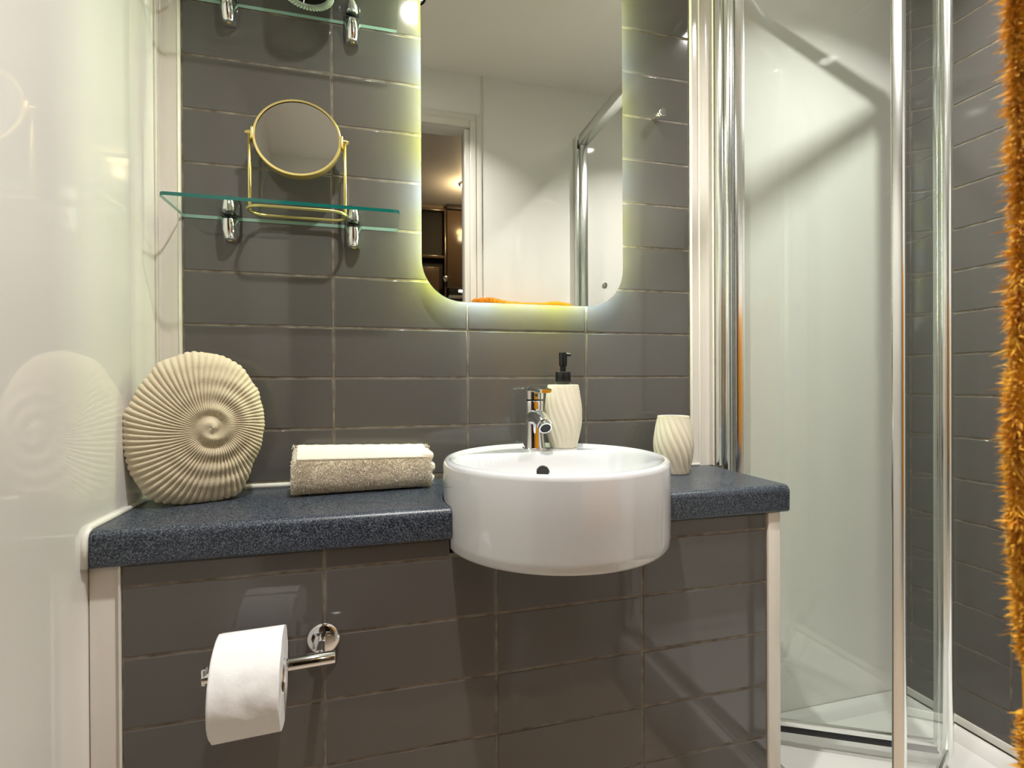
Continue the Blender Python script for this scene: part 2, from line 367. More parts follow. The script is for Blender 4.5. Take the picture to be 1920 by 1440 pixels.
hd = obj('lever', rings(bmesh.new(), [sect(0, .003, .1037, .0195, .0200), sect(0, .003, .116, .0198, .0205), sect(0, .002, .123, .0198, .0205), sect(0, .000, .129, .0180, .0190, 2.6, 28, -.12), sect(0, .000, .1325, .011, .012, 2.4, 28, -.12)]), 'chrome', tp, 50)
lv = [(0, .006, .1245), (0, -.015, .1255), (0, -.035, .1248), (0, -.055, .1235), (0, -.075, .1222), (0, -.082, .1218)]
bm = bmesh.new(); rs = []
for (x, y, z), (a, b_) in zip(lv, ((.012, .006), (.0185, .0070), (.0180, .0064), (.0168, .0056), (.0145, .0048), (.0100, .0036))):
    rs.append([(a*math.copysign(abs(math.cos(q))**.75, math.cos(q)), y, z+b_*math.copysign(abs(math.sin(q))**.75, math.sin(q))) for q in [2*PI*i/24 for i in range(24)]])
obj('handle_blade', rings(bm, rs), 'chrome', hd, 45)
dot = obj('indicator', lathe(bmesh.new(), [(.0032, 0), (.0032, .001)], n=16), 'edge', hd); dot.location = (0, -.0172, .1125); dot.rotation_euler = (PI/2, 0, 0)

# ------------------------------------------------------------------ fluted ceramics
def fluted(prof, n_fl, amp, twist, n=192, power=.8):
    """prof: list of (r, z, flute strength); twist(t) -> angle"""
    zmin, zmax = prof[0][1], prof[-1][1]; rs = []
    for r_, z, s in prof:
        t_ = (z-zmin)/(zmax-zmin); ph = twist(t_)
        ring = []
        for i in range(n):
            a = 2*PI*i/n; w = abs(math.cos((a+ph)*n_fl/2))**power
            rr = r_-amp*s*(1-w); ring.append((rr*math.cos(a), rr*math.sin(a), z))
        rs.append(ring)
    return rs
def barrel(r0, rm, r1, zc, h_, k=26, e0=.003, e1=.004):
    out = [(r0-e0, 0, 0), (r0-.0006, .0008, .1)]
    for i in range(k+1):
        t_ = i/k; z = .002+(h_-.006)*t_
        if t_ < zc: q = t_/zc; r_ = r0+(rm-r0)*math.sin(q*PI/2)
        else: q = (t_-zc)/(1-zc); r_ = rm-(rm-r1)*(1-math.cos(q*PI/2))
        out.append((r_, z, min(1, 6*t_+.25, 8*(1-t_)+.15)))
    return out
dp = tag(empty('soap_dispenser', (.4695, -.060, DK)), 'cream fluted soap dispenser with black pump beside the tap', 'soap dispenser')
pf = barrel(.0285, .0405, .0335, .52, .134)+[(.0325, .1335, 0), (.029, .134, 0), (.012, .134, 0)]
obj('bottle', rings(bmesh.new(), fluted(pf, 18, .0021, lambda t_: .9*t_*t_*(3-2*t_)+.1)), 'cream', dp, 50)
obj('collar', lathe(bmesh.new(), [(.0160, .1342), (.0165, .1348), (.0165, .1600), (.0158, .1612), (.006, .1612)], n=36), 'black', dp, 40)
pm = obj('pump', lathe(bmesh.new(), [(.0062, .1612), (.0062, .1735), (.0086, .1740), (.0090, .1995), (.0084, .2022), (.003, .2028)], n=28), 'black', dp, 40)
obj('nozzle', tube(bmesh.new(), [(0, 0, .1975), (.008, -.006, .1978), (.013, -.010, .1972), (.0145, -.011, .1960)], [.0045, .0036, .0030, .0026], 12), 'black', pm, 50)
tb = tag(empty('tumbler', (.7275, -.072, ZC)), 'cream fluted open tumbler on the worktop beside the shower', 'tumbler')
pf = barrel(.0335, .0440, .0350, .50, .1275)
pf += [(.0345, .1272, .1), (.0325, .1275, 0), (.0308, .1262, 0), (.033, .09, 0), (.034, .05, 0), (.028, .008, 0), (.004, .006, 0)]
rsx = fluted(pf[:29], 17, .0024, lambda t_: 1.25*t_)
rsx += [[(r_*math.cos(2*PI*i/192), r_*math.sin(2*PI*i/192), z) for i in range(192)] for r_, z, s in pf[29:]]
obj('cup', rings(bmesh.new(), rsx), 'cream', tb, 50)

# ------------------------------------------------------------------ shell ornament
SHELL = [(-0.1111, 0.1361), (-0.1099, 0.1102), (-0.1039, 0.0753), (-0.0992, 0.0532), (-0.0839, 0.0254), (-0.0624, 0.0077), (-0.029, 0.0), (0.012, .001), (0.0509, 0.004), (0.0637, 0.0266), (0.0767, 0.0609), (0.09, 0.0966), (0.0946, 0.1353), (0.0896, 0.1744), (0.0776, 0.2055), (0.0581, 0.2342), (0.0276, 0.2535), (-0.0004, 0.2584), (-0.035, 0.252), (-0.0632, 0.2398), (-0.0734, 0.2203), (-0.0899, 0.1985), (-0.1033, 0.1685)]
CX, CZ = .0123, .1298
def shell_radius():
    an = sorted((math.atan2(z-CZ, x-CX) % (2*PI), math.hypot(x-CX, z-CZ)) for x, z in SHELL)
    A = [a for a, _ in an]; R_ = [q for _, q in an]; A = [A[-1]-2*PI]+A+[A[0]+2*PI]; R_ = [R_[-1]]+R_+[R_[0]]
    return lambda a: float(np.interp(a % (2*PI), A, R_))
srad = shell_radius()
def make_shell():
    NA, NR = 600, 90; TH = .026; NRIB = 74
    A = np.linspace(0, 2*PI, NA, endpoint=False); RAD = np.array([srad(a) for a in A])
    k = np.ones(9)/9; RAD = np.convolve(np.concatenate([RAD[-4:], RAD, RAD[:4]]), k, 'valid')
    rs = []
    def relief(a, q, R_):
        rr = q*R_
        sp_ = rr/.0262-a/(2*PI)*.999                                    # spiral whorls
        side = np.clip(.55+.6*np.cos(a+.25), .16, 1)
        whorl = .0036*np.cos(2*PI*sp_)*np.clip(1.2-q*1.05, 0, 1)*np.clip(q*8, .35, 1)*np.clip(side+np.clip(.35-q, 0, 1)*3, 0, 1)
        bend = a+.22*np.log(q+.12)
        rib = np.abs(np.cos(bend*NRIB/2))**.7-.55
        ribh = rib*np.minimum(.0050, 1.0*2*PI*rr/NRIB)*np.clip(q*9-.35, 0, 1)
        return whorl+ribh
    # front from the centre out, rounded scalloped edge, flat-ish back
    for j in range(NR+1):
        q = max(j/NR, .004)
        dome = TH*(1-.42*q**2-.58*q**9)+.006*math.exp(-(q/.10)**2)
        d = dome+relief(A, q, RAD)*(1 if q < .93 else max(0.35, (1-q)/.07))
        bend = A+.22*np.log(q+.12); sc = 1+.020*(np.abs(np.cos(bend*NRIB/2))**.7-.6)*q**6+(.010*np.sin(A*11+.6)+.006*np.sin(A*17+2))*q**4
        rr = q*RAD*sc
        x, z = CX+rr*np.cos(A), CZ+rr*np.sin(A)
        rs.append(np.stack([x, -d, np.maximum(z, .0002)], 1))
    for q, d in ((1.0, .006), (.99, .014), (.95, .022), (.8, .030), (.4, .034), (.02, .035)):
        rr = q*RAD; rs.append(np.stack([CX+rr*np.cos(A), np.full(NA, d), np.maximum(CZ+rr*np.sin(A), .0002)], 1))
    V = np.concatenate(rs); n_ = len(rs)
    i = np.arange(NA); j = (i+1) % NA
    F = np.concatenate([np.stack([k_*NA+i, k_*NA+j, (k_+1)*NA+j, (k_+1)*NA+i], 1) for k_ in range(n_-1)])
    c0 = len(V); V = np.vstack([V, V[:NA].mean(0), V[-NA:].mean(0)])
    T = [(c0, int(b_), int(a)) for a, b_ in zip(i, j)]+[(c0+1, int(a)+(n_-1)*NA, int(b_)+(n_-1)*NA) for a, b_ in zip(i, j)]
    me = bpy.data.meshes.new('shell_ornament'); me.from_pydata(V.tolist(), [], F.tolist()+T)
    bm = bmesh.new(); bm.from_mesh(me); bmesh.ops.recalc_face_normals(bm, faces=bm.faces); bm.to_mesh(me); bm.free()
    o = obj('shell_ornament', me, 'sand', None, True); return o
so_ = make_shell(); so_.location = (-.205, -.105, ZC+.0004); so_.rotation_euler = (0, 0, math.radians(18))
tag(so_, 'cream ridged ammonite shell ornament standing in the worktop corner', 'ornament')

# ------------------------------------------------------------------ hand towel
def hand_towel():
    t_ = tag(empty('hand_towel', (.058, -.058, ZC+.0010)), 'cream folded terry hand towel on the worktop', 'towel'); t_.rotation_euler = (0, 0, math.radians(4))
    L, D, HH = .252, .094, .086
    NX, NA = 120, 96
    def prof(a, u):
        # rounded-rectangle cross-section, front softer than the back
        hgt = HH*(1.0-.10*u); c, s = math.cos(a), math.sin(a); e = 2.15
        y = D/2*math.copysign(abs(c)**(2/e), c); z = hgt*(.5+.5*math.copysign(abs(s)**(2/e), s))**1.35
        if s < -.6: z = max(z, .0005)
        return y, z
    rs = []
    for i in range(NX+1):
        u = i/NX; x = -L/2+L*u; edge = min(u, 1-u)*L; k = 1-.26*max(0, 1-edge/.018)**2
        ring = []
        for j in range(NA):
            a = 2*PI*j/NA; y, z = prof(a, u)
            n_ = noise.noise(Vector((x*35, y*35, z*35)))*.0010+noise.noise(Vector((x*260, y*260, z*260)))*.0008
            # a shallow crease between the top fold and the front face
            band = 1 if (math.sin(a) > .35) else 0
            n_ *= .4 if band else 1
            yy, zz = y*k, HH*.5+(z-HH*.5)*k
            ring.append((x+noise.noise(Vector((u*3, math.cos(a)*2, math.sin(a)*2)))*.004*(1 if edge < .02 else 0), yy*(1+n_/.045), max(zz*(1+n_/.045)-.000, .0004)))
        rs.append(ring)
    bm = rings(bmesh.new(), rs); o = obj('terry_fold', bm, 'terry', t_, True)
    # woven border band over the top front
    V = []; F = []; nx, na = 80, 14
    for i in range(nx+1):
        u = .035+.925*i/nx; x = -L/2+L*u
        for j in range(na+1):
            a = PI*.80-PI*.30*(j/na)   # on the top, towards the camera side
            y, z = prof(a, u); c = Vector((0, y, z-HH/2)); c.normalize()
            V.append((x, y+c.y*.0016, z+c.z*.0016+.0004*math.sin((x*1.0+y*1.2)*1900)))
    for i in range(nx):
        for j in range(na): k = i*(na+1)+j; F.append((k, k+1, k+na+2, k+na+1))
    bd = from_np('border_band', np.array(V), np.array(F), 'weave', t_, True)
    md = bd.modifiers.new('s', 'SOLIDIFY'); md.thickness = .001
    # folded layers showing at the right-hand end
    for k, (zz, hh, dx) in enumerate(((.012, .020, .006), (.034, .020, .010), (.056, .018, .007))):
        obj('fold_layer', box(bmesh.new(), L/2-.02, L/2+dx-.002, -D/2+.008, D/2-.008, zz-hh/2+.006, zz+hh/2+.004, .006, 3), 'terry', t_, True)
    # loose pile
    rng = np.random.default_rng(3); NP = 36000; x = rng.uniform(-L/2, L/2, NP); a = rng.uniform(PI*.80, PI*1.42, NP)
    a = np.where(rng.random(NP) < .12, rng.uniform(.0, PI, NP), a)
    P = np.array([prof(q, (xx+L/2)/L) for q, xx in zip(a, x)]); base = np.stack([x, P[:, 0], np.maximum(P[:, 1], .002)], 1)
    nrm = np.stack([np.zeros(NP), P[:, 0]/(D/2), (P[:, 1]-HH/2)/(HH/2)], 1); nrm /= np.linalg.norm(nrm, axis=1)[:, None]
    tip = base+nrm*rng.uniform(.0014, .0030, NP)[:, None]+rng.normal(0, .0011, (NP, 3)); tip[:, 2] = np.maximum(tip[:, 2], .0006)
    sd = rng.normal(0, 1, (NP, 3)); sd /= np.linalg.norm(sd, axis=1)[:, None]; w = .0010
    V = np.concatenate([base-sd*w, base+sd*w, tip+sd*w*.8]); i = np.arange(NP); F = np.stack([i, i+NP, i+2*NP], 1)
    pl = from_np('pile', V, F, 'terry', t_); pl['kind'] = 'stuff'
hand_towel()

# ------------------------------------------------------------------ backlit mirror
MX0, MX1, MZ0, MZ1, MR = .1742, .6235, 1.1755, 1.9755, .085
mt = tag(empty('wall_mirror', (.399, 0, 1.5755)), 'tall rounded backlit wall mirror above the basin', 'mirror')
def mchild(o): child_at_world(o, mt); return o
poly = rrect(MX0, MX1, MZ0, MZ1, MR, 14)
mg = mchild(obj('mirror_glass', prism(bmesh.new(), poly, -.0345, -.0300, axis='y', mi=0, mside=1), ['mirror', 'edge_pale'], None, 60))
ins = .030; poly2 = rrect(MX0+ins, MX1-ins, MZ0+ins, MZ1-ins, MR-ins*.7, 12)
mchild(obj('back_box', prism(bmesh.new(), poly2, -.0298, -.0005, axis='y'), 'pvc', None, 50))
# single LEDs on a tape round the box, facing outwards
def led_mat(name, c, s): M[name] = emit(name, c, s)
led_mat('led_yellow', (.88, 1.0, .20), LED_E); led_mat('led_white', (.66, .84, 1.0), LED_E*1.3); led_mat('led_green', (.86, 1.0, .70), LED_E)
poly3 = rrect(MX0+ins-.001, MX1-ins+.001, MZ0+ins-.001, MZ1-ins+.001, MR-ins*.7, 10)
P3 = [Vector((a, 0, b_)) for a, b_ in poly3]; P3.append(P3[0]); bm = bmesh.new(); s_acc = 0.; per = 0.
for a, b_ in zip(P3, P3[1:]):
    seg = (b_-a).length; d = (b_-a).normalized() if seg > 1e-6 else Vector((1, 0, 0)); nn = Vector((d.z, 0, -d.x))
    if seg < 1e-6: continue
    while s_acc < seg:
        c = a+d*s_acc; g = per % .27
        mi = 0 if g < .07 else 1 if .10 < g < .17 else 2
        if .17 <= g < .20: mi = 0
        q = [c-d*.0025, c+d*.0025]; y0, y1 = -.018, -.013
        v = [bm.verts.new((k.x+nn.x*.0012, yy, k.z+nn.z*.0012)) for k in q for yy in (y0, y1)]
        f = bm.faces.new((v[0], v[2], v[3], v[1])); f.material_index = mi
        s_acc += .009; per += .009
    s_acc -= seg
ledm = bpy.data.meshes.new('led_tape'); bm.to_mesh(ledm); bm.free()
lt = mchild(obj('led_tape', ledm, ['led_yellow', 'led_white', 'led_green'])); lt['kind'] = 'stuff'

# ------------------------------------------------------------------ glass shelves
def shelf(z, label):
    t_ = tag(empty('glass_shelf', (-.069, 0, z)), label, 'shelf', 'glass shelves left of the mirror')
    x0, x1, D, TH = -.197, .197, .121, .0062; r_ = .012
    poly_ = [(x0, -.0006), (x1, -.0006)]
    poly_ += [(x1-r_+r_*math.cos(a), -D+r_+r_*math.sin(a)) for a in [-PI/2*k/6 for k in range(7)]]
    poly_ += [(x0+r_+r_*math.cos(a), -D+r_+r_*math.sin(a)) for a in [-PI/2-PI/2*k/6 for k in range(7)]]
    bm = prism(bmesh.new(), poly_, 0, TH, mi=0, mside=1)
    for f in bm.faces:
        c = f.calc_center_median()
        if f.material_index == 1 and (c.y > -.002 or abs(c.x) > .19 and c.y > -.105): f.material_index = 2
    obj('glass_plate', bm, ['glass', 'edge', 'edge_pale'], t_, 40)
    for bxx in (-.1145, .1095):
        br = empty('bracket', (bxx, 0, 0)); br.parent = t_
        def jaw(nm, zz, lower):
            rs_ = []
            for q, (w_, y_) in ((0, (.0135, .030)), (.12, (.0155, .036)), (.6, (.0150, .034)), (.93, (.0125, .026)), (1, (.0105, .022))):
                zq = zz+(-1 if lower else 1)*q*(.041 if lower else .034)
                ring = [(-w_, -.0008), (w_, -.0008)]+[(w_*math.cos(a)*1.0, -.004-(y_-.004)*math.sin(a)) for a in [PI*k/14 for k in range(15)]]
                rs_.append([(a, b_, zq) for a, b_ in ring])
            return obj(nm, rings(bmesh.new(), rs_), 'chrome', br, 45)
        lo_ = jaw('lower_clamp', -.0012, True); jaw('upper_clamp', TH+.0012, False)
        obj('screw', lathe(bmesh.new(), [(.0038, -.0432), (.0038, -.0418)], (0, -.012, 0), 14), 'brass', lo_)
        bm = bmesh.new(); box(bm, -.012, .012, -.028, -.001, -.0012, -.0001); box(bm, -.012, .012, -.028, -.001, TH+.0001, TH+.0012); obj('rubber_pad', bm, 'rubber', br)
    return t_
shelf(1.3215, 'lower glass shelf with chrome clamps holding the round gold mirror')
shelf(1.7335, 'upper glass shelf with chrome clamps at the top edge of the picture')
jr = tag(empty('glass_jar', (-.038, -.060, 1.7335+.0064)), 'ribbed glass jar with pale ribbed base standing on the upper glass shelf', 'jar')
pf = [(.030, 0, 0), (.046, .001, .5), (.0505, .006, 1), (.051, .02, 1), (.051, .12, 1), (.050, .126, .4), (.048, .127, 0), (.047, .12, 0), (.047, .012, 0), (.02, .009, 0)]
obj('jar_body', rings(bmesh.new(), fluted(pf, 48, .0016, lambda t_: 0, n=288, power=1)), 'glass_white', jr, 40)
rim = []
for r_, z in ((.0360, .0012), (.0380, .0003), (.0440, .0003), (.0475, .0010), (.0485, .0060), (.0440, .0065), (.0360, .0060)):
    rim.append([(r_*math.cos(2*PI*i/288), r_*math.sin(2*PI*i/288), z+(.0014*(.5-.5*math.cos(2*PI*i/288*48)) if z < .002 else 0)) for i in range(288)])
rim.append(rim[0]); bm = rings(bmesh.new(), rim, False, False); bmesh.ops.remove_doubles(bm, verts=bm.verts, dist=1e-7)
obj('white_rim', bm, 'seal', jr, 40)

# ------------------------------------------------------------------ gold vanity mirror on the shelf
gz = 1.3215+.0064
gm = tag(empty('makeup_mirror', (-.058, -.045, gz)), 'round gold pivoting make-up mirror on the lower glass shelf', 'mirror')
rw = .0030; w2, d2 = .0875, .029
loop = [(w2-d2+d2*math.cos(a), d2*math.sin(a), rw) for a in np.linspace(-PI/2, PI/2, 13)]+[(-w2+d2+d2*math.cos(a), d2*math.sin(a), rw) for a in np.linspace(PI/2, 1.5*PI, 13)]
obj('base_loop', tube(bmesh.new(), loop, rw, 10, closed=True), 'brass', gm, True)
for s_ in (-1, 1):
    obj('upright', tube(bmesh.new(), [(s_*.0845, 0, rw*.6), (s_*.0845, 0, .148)], .0030, 12), 'brass', gm, True)
    kb = obj('pivot_knob', lathe(bmesh.new(), [(.0046, -.006), (.0046, .004), (.0030, .0050), (.0030, .0075), (.0014, .0082)], n=18), 'brass', gm, 40)
    kb.location = (s_*.0845, 0, .147); kb.rotation_euler = (0, s_*PI/2, 0)
RM = .0785; TL = math.radians(9)
fr = obj('frame', lathe(bmesh.new(), [(RM-.0045, -.0068), (RM-.001, -.0072), (RM, -.0062), (RM, .0062), (RM-.001, .0072), (RM-.0045, .0068)], n=96, cap0=False, cap1=False), 'brass', gm, 40)
fr.location = (0, 0, .1435); fr.rotation_euler = (PI/2-TL, 0, 0)
dk = obj('mirror_disc', lathe(bmesh.new(), [(RM-.0042, -.0052), (RM-.0042, .0052)], n=96), 'mirror2', gm, 40); dk.location = fr.location; dk.rotation_euler = fr.rotation_euler
for s_ in (-1, 1):
    lug = bx('pivot_lug', 'brass', fr, s_*(RM+.0012)-.0022, s_*(RM+.0012)+.0022, -.012, .012, -.0078, .0078, .0012)

# ------------------------------------------------------------------ robe hook
hk = tag(empty('robe_hook', (.727, 0, 1.631)), 'small round chrome robe hook on the tiles right of the mirror', 'hook')
h1 = obj('peg', lathe(bmesh.new(), [(.0086, .0005), (.0086, .0265), (.0080, .0275)], n=28), 'chrome', hk, 40); h1.rotation_euler = (PI/2, 0, 0)
h2 = obj('cap', lathe(bmesh.new(), [(.0088, .028), (.0092, .029), (.0092, .033), (.0082, .0345), (.002, .0348)], n=28), 'chrome', hk, 40); h2.rotation_euler = (PI/2, 0, 0)

# ------------------------------------------------------------------ toilet roll and holder
HX, HZ, RY = .003, .614, -.3165
hd_ = tag(empty('toilet_roll_holder', (HX, VY, HZ)), 'chrome toilet roll holder arm on the vanity tiles', 'roll holder')
f1 = obj('flange', lathe(bmesh.new(), [(.0225, .0004), (.0240, .0020), (.0240, .0070), (.0232, .0086), (.0190, .0106), (.0120, .0122), (.0030, .0129)], n=48), 'chrome', hd_, 40); f1.rotation_euler = (PI/2, 0, 0); f1.data.shade_smooth()
dy = RY-VY
bm = box(bmesh.new(), -.0055, .0055, dy+.004, -.010, -.010, .010, .003, 3); obj('arm', bm, 'chrome', hd_, 35)
br_ = obj('bar', lathe(bmesh.new(), [(.0055, -.022), (.0085, -.0215), (.0090, -.020), (.0090, .040), (.0075, .0405), (.0075, .146), (.006, .147)], n=32), 'chrome', hd_, 40); br_.location = (0, dy, 0); br_.rotation_euler = (0, -PI/2, math.radians(3.8))
es_ = obj('end_stop', box(bmesh.new(), -.147, -.140, -.006, .006, -.009, .014, .0028, 3), 'chrome', hd_, 35); es_.location = (0, dy, 0); es_.rotation_euler = (0, 0, math.radians(3.8))
# the roll hangs on the bar
RX0, RX1, RR, RC = -.1235, -.0435, .0655, .0225
rz_ = HZ-(RC-.0078)
RYAW = math.radians(3.8)
rl = tag(empty('toilet_roll', (HX+((RX0+RX1)/2-HX)*math.cos(RYAW), RY+((RX0+RX1)/2-HX)*math.sin(RYAW), rz_), RYAW), 'white toilet paper roll hanging on the chrome holder', 'toilet roll')
W_ = (RX1-RX0)/2
def rollmesh(r_out, r_in, wob):
    rs_ = []; n_ = 120
    def ring(r_, x, wv): return [(x+wv*noise.noise(Vector((math.cos(2*PI*i/n_)*2, math.sin(2*PI*i/n_)*2, x*40))), (r_+wv*.35*noise.noise(Vector((math.cos(2*PI*i/n_)*3, math.sin(2*PI*i/n_)*3, x*60+5))))*math.cos(2*PI*i/n_), r_*math.sin(2*PI*i/n_)) for i in range(n_)]
    for k in range(9): rs_.append(ring(r_in+(r_out-r_in)*k/8, -W_, wob))
    for k in range(1, 25): rs_.append(ring(r_out, -W_+2*W_*k/24, wob))
    for k in range(1, 9): rs_.append(ring(r_out+(r_in-r_out)*k/8, W_, wob))
    rs_.append(rs_[0]); bm = rings(bmesh.new(), rs_, False, False); bmesh.ops.remove_doubles(bm, verts=bm.verts, dist=1e-6); return bm
obj('paper_roll', rollmesh(RR, RC, .0012), 'paper', rl, 50)
bm = bmesh.new(); n_ = 48
rr_ = lambda r_, x: [(x, r_*math.cos(2*PI*i/n_), r_*math.sin(2*PI*i/n_)) for i in range(n_)]
rings(bm, [rr_(RC-.0002, -W_+.001), rr_(RC-.0002, W_-.001), rr_(RC-.0014, W_-.001), rr_(RC-.0014, -W_+.001), rr_(RC-.0002, -W_+.001)], False, False); bmesh.ops.remove_doubles(bm, verts=bm.verts, dist=1e-6)
obj('card_core', bm, 'card', rl, 40)
# loose outer sheet: wraps the front and hangs off at the bottom, lower at the left corner
V = []; F = []; nu, nv = 30, 60
for i in range(nu+1):
    u = i/nu; x = -W_-.0015+(2*W_+.002)*u
    Ltail = .054-.034*u+.004*math.sin(u*9)
    a0, a1 = math.radians(80), math.radians(196)     # around the roll: top to lower front
    for j in range(nv+1):
        v = j/nv
        if v < .68:
            a = a0+(a1-a0)*v/.68; r_ = RR+.0016+.0014*noise.noise(Vector((u*5, v*9, 1)))
            y, z = r_*math.cos(a), r_*math.sin(a)
        else:
            s_ = (v-.68)/.32*Ltail; a = a1; r_ = RR+.0010
            cv = .9*s_/.05; y = r_*math.cos(a)+s_*(.30+.55*cv); z = r_*math.sin(a)-s_*(.92-.12*cv)+.0015*noise.noise(Vector((u*7, s_*60, 4)))
        V.append((x, y, z))
for i in range(nu):
    for j in range(nv): k = i*(nv+1)+j; F.append((k, k+1, k+nv+2, k+nv+1))
sh_ = from_np('loose_sheet', np.array(V), np.array(F), 'paper', rl, True); md = sh_.modifiers.new('s', 'SOLIDIFY'); md.thickness = .0004

# ------------------------------------------------------------------ shower
ty = tag(empty('shower_tray', (1.17, -.5, 0)), 'white shower tray beneath the glass doors', 'shower tray')
def sc(o): child_at_world(o, ty); return o
tx0 = .868
outer = [(tx0, YF+.001), (XR-.0005, YF+.001), (XR-.0005, -.0005), (tx0, -.0005)]
innr = rrect(tx0+.07, XR-.022, YF+.03, -.022, .04, 8)
bm = bmesh.new()
zr0 = .158
def ringr(x0, x1, y0, y1, r_, z): return [(a, b_, z) for a, b_ in rrect(x0, x1, y0, y1, r_, 8)]
X1_, Y0_, Y1_ = XR-.0005, YF+.001, -.0005
rings(bm, [ringr(tx0, X1_, Y0_, Y1_, .002, .001), ringr(tx0, X1_, Y0_, Y1_, .002, zr0-.004), ringr(tx0+.003, X1_-.001, Y0_+.001, Y1_-.001, .004, zr0),
           ringr(tx0+.075, X1_-.020, Y0_+.03, Y1_-.020, .035, zr0), ringr(tx0+.080, X1_-.026, Y0_+.035, Y1_-.026, .032, zr0-.004),
           ringr(tx0+.090, X1_-.036, Y0_+.045, Y1_-.036, .03, zr0-.022), ringr(tx0+.16, X1_-.10, Y0_+.12, Y1_-.10, .03, zr0-.026), ringr(tx0+.25, X1_-.2, Y0_+.3, Y1_-.3, .03, zr0-.029)])
sc(obj('tray', bm, 'tray', None, 40))
sc(obj('waste_cover', lathe(bmesh.new(), [(.045, -.002), (.045, .003), (.038, .006), (.003, .007)], (1.17, -.62, zr0-.029), 40), 'chrome', None, 40))

EX = .912     # plane of the enclosure
se = tag(empty('shower_enclosure', (EX, -.5, zr0)), 'chrome framed shower enclosure with folding clear glass doors', 'shower enclosure')
def ec(o, par=None):
    child_at_world(o, se); return o
TOP = 2.03
def channel(x0, x1, y0, y1, z0, z1, bev=.0025): return box(bmesh.new(), x0, x1, y0, y1, z0, z1, bev, 2)
ZT0 = zr0+.0005
# wall profile at the back wall: stacked extrusions
for a, b_, c, d in ((.8825, .897, -.024, -.0004), (.8972, .9085, -.036, -.0004), (.9087, .922, -.030, -.0004)):
    ec(obj('wall_profile', channel(a, b_, c, d, ZC+.001 if b_ < .9 else ZT0, TOP), 'alu', None, 35))
for a, b_, c, d in ((.888, .905, YF+.001, YF+.030), (.9052, .936, YF+.001, YF+.042)):
    ec(obj('wall_profile', channel(a, b_, c, d, ZT0, TOP), 'alu', None, 35))
ec(obj('top_rail', channel(.895, .936, YF+.042, -.037, TOP-.042, TOP, .004), 'alu', None, 35))
ec(obj('threshold', channel(.895, .932, YF+.042, -.037, ZT0, ZT0+.016, .004), 'alu', None, 35))
# folding door: two leaves
HG = Vector((.930, -.020, 0)); FO = Vector((1.322, -.230, 0)); EN = Vector((.926, -.428, 0))
ZD0, ZD1 = zr0+.014, TOP-.046
def leaf(A, B, s0, s1, tag_):
    d = B-A; L = d.length; ang = math.atan2(d.y, d.x)
    lf = empty('door_leaf', (A.x, A.y, ZD0), ang); lf.parent = se; lf.matrix_parent_inverse = Matrix.Translation(-Vector(se.location))
    hgt = ZD1-ZD0
    bm = box(bmesh.new(), s0*.8, L-s1*.8, -.002, .002, .012, hgt-.012)
    for f in bm.faces: f.material_index = 0 if abs(f.normal.y) > .9 else 1
    bm.normal_update()
    for f in bm.faces: f.material_index = 0 if abs(f.normal.y) > .9 else 1
    obj('glass_pane', bm, ['glass_door', 'edge_pale'], lf)
    return lf, L, hgt
lf, L, hg = leaf(HG, FO, .012, .012, 'a')
obj('stile', box(bmesh.new(), 0, .022, -.009, .009, 0, hg, .003, 2), 'alu', lf, 35)
obj('stile', box(bmesh.new(), L-.026, L-.001, -.011, .011, 0, hg, .006, 3), 'alu', lf, 35)
obj('bottom_rail', box(bmesh.new(), .022, L-.020, -.006, .006, .010, .024, .002, 2), 'alu', lf, 35)
obj('bottom_seal', box(bmesh.new(), .022, L-.020, -.007, .007, -.004, .010, .002, 2), 'rubber', lf, 35)
obj('top_rail', box(bmesh.new(), .022, L-.020, -.006, .006, hg-.024, hg, .002, 2), 'alu', lf, 35)
lf, L, hg = leaf(FO, EN, .012, .010, 'b')
obj('stile', box(bmesh.new(), .002, .026, -.011, .011, 0, hg, .006, 3), 'alu', lf, 35)
obj('stile', box(bmesh.new(), L-.013, L, -.010, .010, 0, hg, .004, 3), 'alu', lf, 35)
obj('bottom_rail', box(bmesh.new(), .020, L-.013, -.005, .005, .0, .018, .002, 2), 'alu', lf, 35)
obj('top_rail', box(bmesh.new(), .020, L-.013, -.006, .006, hg-.024, hg, .002, 2), 'alu', lf, 35)
# roller foot visible at the bottom beside the vanity side
rf = ec(obj('guide_roller', lathe(bmesh.new(), [(.010, 0), (.012, .002), (.012, .012), (.009, .014), (.002, .0145)], (.967, -.095, zr0+.0005), 28), 'alu', None, 40))

